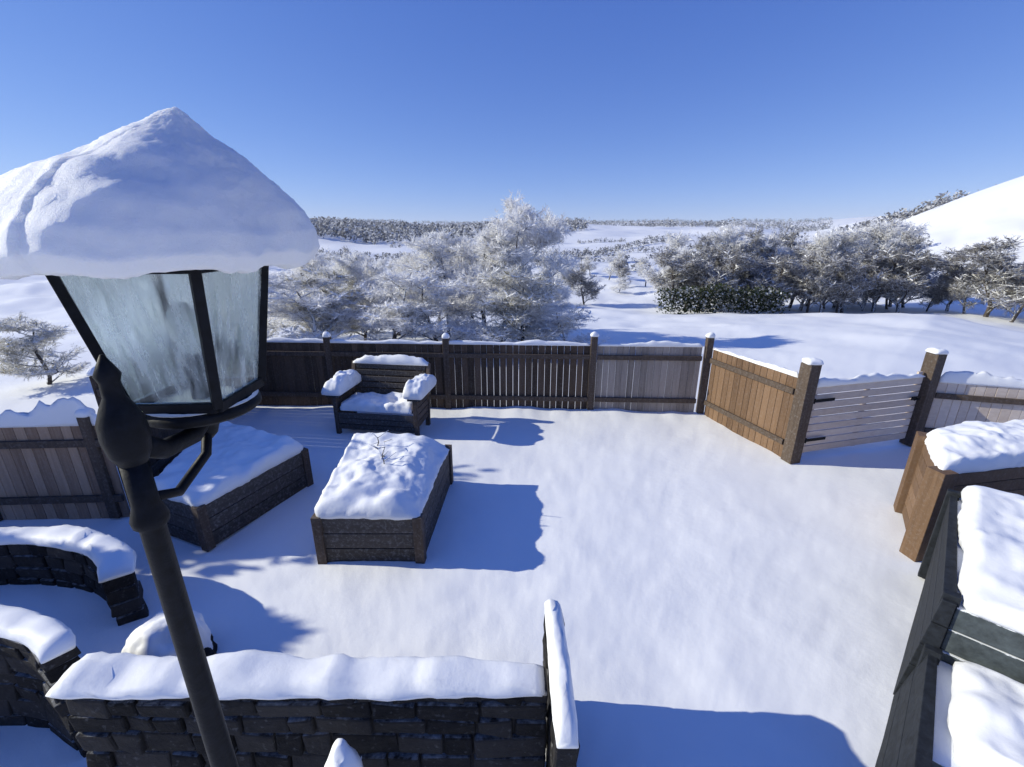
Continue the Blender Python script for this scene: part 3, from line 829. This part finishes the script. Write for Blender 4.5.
G5 = 'unseen evergreen added beyond the left edge'
def evergreen(x, y, h, r, seed, label):
    rnd = random.Random(seed); t = thing('unseen_evergreen', label, 'tree', (x, y, 0), 0, G5); T, K = MB(), MB()
    T.tube([(0, 0, -.1), (0, 0, h*.9)], [.07, .01], 8); T.build('trunk', M['bark'], t)
    for k in range(5200):
        f = rnd.random()**1.4; a = rnd.uniform(0, 6.28); rr = r*(1-f)**.8*(.55+.45*rnd.random())*(.85+.25*noise.noise(Vector((math.cos(a)*1.5, math.sin(a)*1.5, f*4+seed))))
        p = Vector((rr*math.cos(a), rr*math.sin(a), .05+f*h)); d = Vector((math.cos(a), math.sin(a), rnd.uniform(.2, 1.6))).normalized(); s_ = d.orthogonal().normalized(); s_.rotate(Matrix.Rotation(rnd.uniform(0, 6), 3, d)); l = rnd.uniform(.12, .26)
        K.add([p, p+d*l*.5+s_*l*.3, p+d*l, p+d*l*.5-s_*l*.3], [(0, 1, 2, 3)])
    K.build('foliage', M['evergreen'], t)
evergreen(-8.6, 3.18, 3.15, .95, 1, 'unseen pointed evergreen left of the curved stone beds, added for its shadow')  # out of view; put in to cast the pointed shadow behind the wall

# hedge
def hedge(label, a, b, h, wd, n, seed):
    rnd = random.Random(seed); t = thing('hedge', label, 'hedge'); K = MB()
    A, B = Vector(a), Vector(b)
    for k in range(n):
        f = rnd.random(); p = A.lerp(B, f); hh = h*(.85+.25*fb((f*12, 0, 0), 1, seed))
        q = Vector((p.x+rnd.uniform(-wd, wd)/2, p.y+rnd.uniform(-wd, wd)/2, gh(p.x, p.y)+hh*rnd.random()**.7))
        d = Vector((rnd.gauss(0, 1), rnd.gauss(0, 1), rnd.gauss(.3, .7))).normalized(); s = d.orthogonal().normalized()
        s.rotate(Matrix.Rotation(rnd.uniform(0, 6), 3, d)); l = rnd.uniform(.12, .25)
        K.add([q, q+d*l*.5+s*l*.35, q+d*l, q+d*l*.5-s*l*.35], [(0, 1, 2, 3)])
    K.build('foliage', M[HEDGE_LEAF], t)
    return t
HEDGE_LEAF = 'evergreen'
hedge('unseen tall clipped hedge beyond the left board fence, added for its shade', (-8.8, 4.3), (-8.8, 5.9), 3.6, .9, 11000, 8)  # unseen hedge, added at this height to shade the cornerwise bed
HEDGE_LEAF = 'hedge'
hedge('low dark green hedge under the left end of the far tree row', (10.6, 31.5), (18.5, 31.0), 2.0, 1.2, 5200, 5)

# far woods on the hills: one mass
rnd = random.Random(9); K = MB()
def clump(x, y, h, n):
    z = gh(x, y); r = h*.42
    for k in range(n):
        d = Vector((rnd.gauss(0, 1), rnd.gauss(0, 1), rnd.gauss(0, 1))).normalized()*rnd.random()**.4
        p = Vector((x+d.x*r, y+d.y*r, z+h*.52+d.z*h*.5)); l = h*rnd.uniform(.16, .34)
        a = Vector((rnd.gauss(0, 1), rnd.gauss(0, 1), rnd.gauss(0, 1))).normalized(); b = a.orthogonal().normalized()
        K.add([p-a*l*.5-b*l*.2, p+b*l*.4, p+a*l*.5-b*l*.1, p-b*l*.35], [(0, 1, 2, 3)])
for (az0, az1, r0, r1, n, th) in ((-62, 32, 170, 620, 7000, .05), (-62, 34, 620, 1900, 9000, -.10), (34, 42.5, 170, 260, 500, -.1)):
    for k in range(n):
        az = R(rnd.uniform(az0, az1)); r = rnd.uniform(r0, r1); x, y = r*math.sin(az), r*math.cos(az)
        if noise.noise(Vector((x*.006, y*.0035, 2))) < th: continue
        clump(x, y, rnd.uniform(3.5, 8)*(1.0 if r < 700 else 1.5)*(.6 if r < 260 else 1), 22 if r < 620 else 10)
for (x0, y0, x1, y1, n) in ((-90, 95, 40, 120, 240), (-130, 170, 60, 150, 260), (10, 120, 75, 210, 130), (-60, 230, 90, 260, 240), (-40, 62, -75, 150, 130), (18, 78, 62, 74, 90), (95, 108, 150, 128, 60)):
    for k in range(n):
        f = (k+rnd.random())/n
        if noise.noise(Vector((f*9, x0*.1, 5))) < -.25: continue
        clump(x0+(x1-x0)*f+rnd.gauss(0, .5), y0+(y1-y0)*f+rnd.gauss(0, .5)+4*math.sin(f*5), rnd.uniform(1.0, 2.6), 20)
tag(K.build('far_wood', M['frost_far']), 'grey frosted woods on the far hills', 'wood', kind='stuff')

# winter air: one closed box round everything on the ground, sky outside
m = MB(); m.box((0, 0, 50), (4080, 4080, 120))
hz = m.build('haze', bpy.data.materials.new('winter air'))
hm = hz.data.materials[0]; hm.use_nodes = True; hm.node_tree.nodes.clear()
ho = hm.node_tree.nodes.new('ShaderNodeOutputMaterial'); hv = hm.node_tree.nodes.new('ShaderNodeVolumePrincipled')
hv.inputs['Color'].default_value = (.80, .89, 1.0, 1); hv.inputs['Density'].default_value = .00013
hm.node_tree.links.new(hv.outputs[0], ho.inputs['Volume'])
tag(hz, 'thin pale winter haze over the fields and hills', kind='stuff')
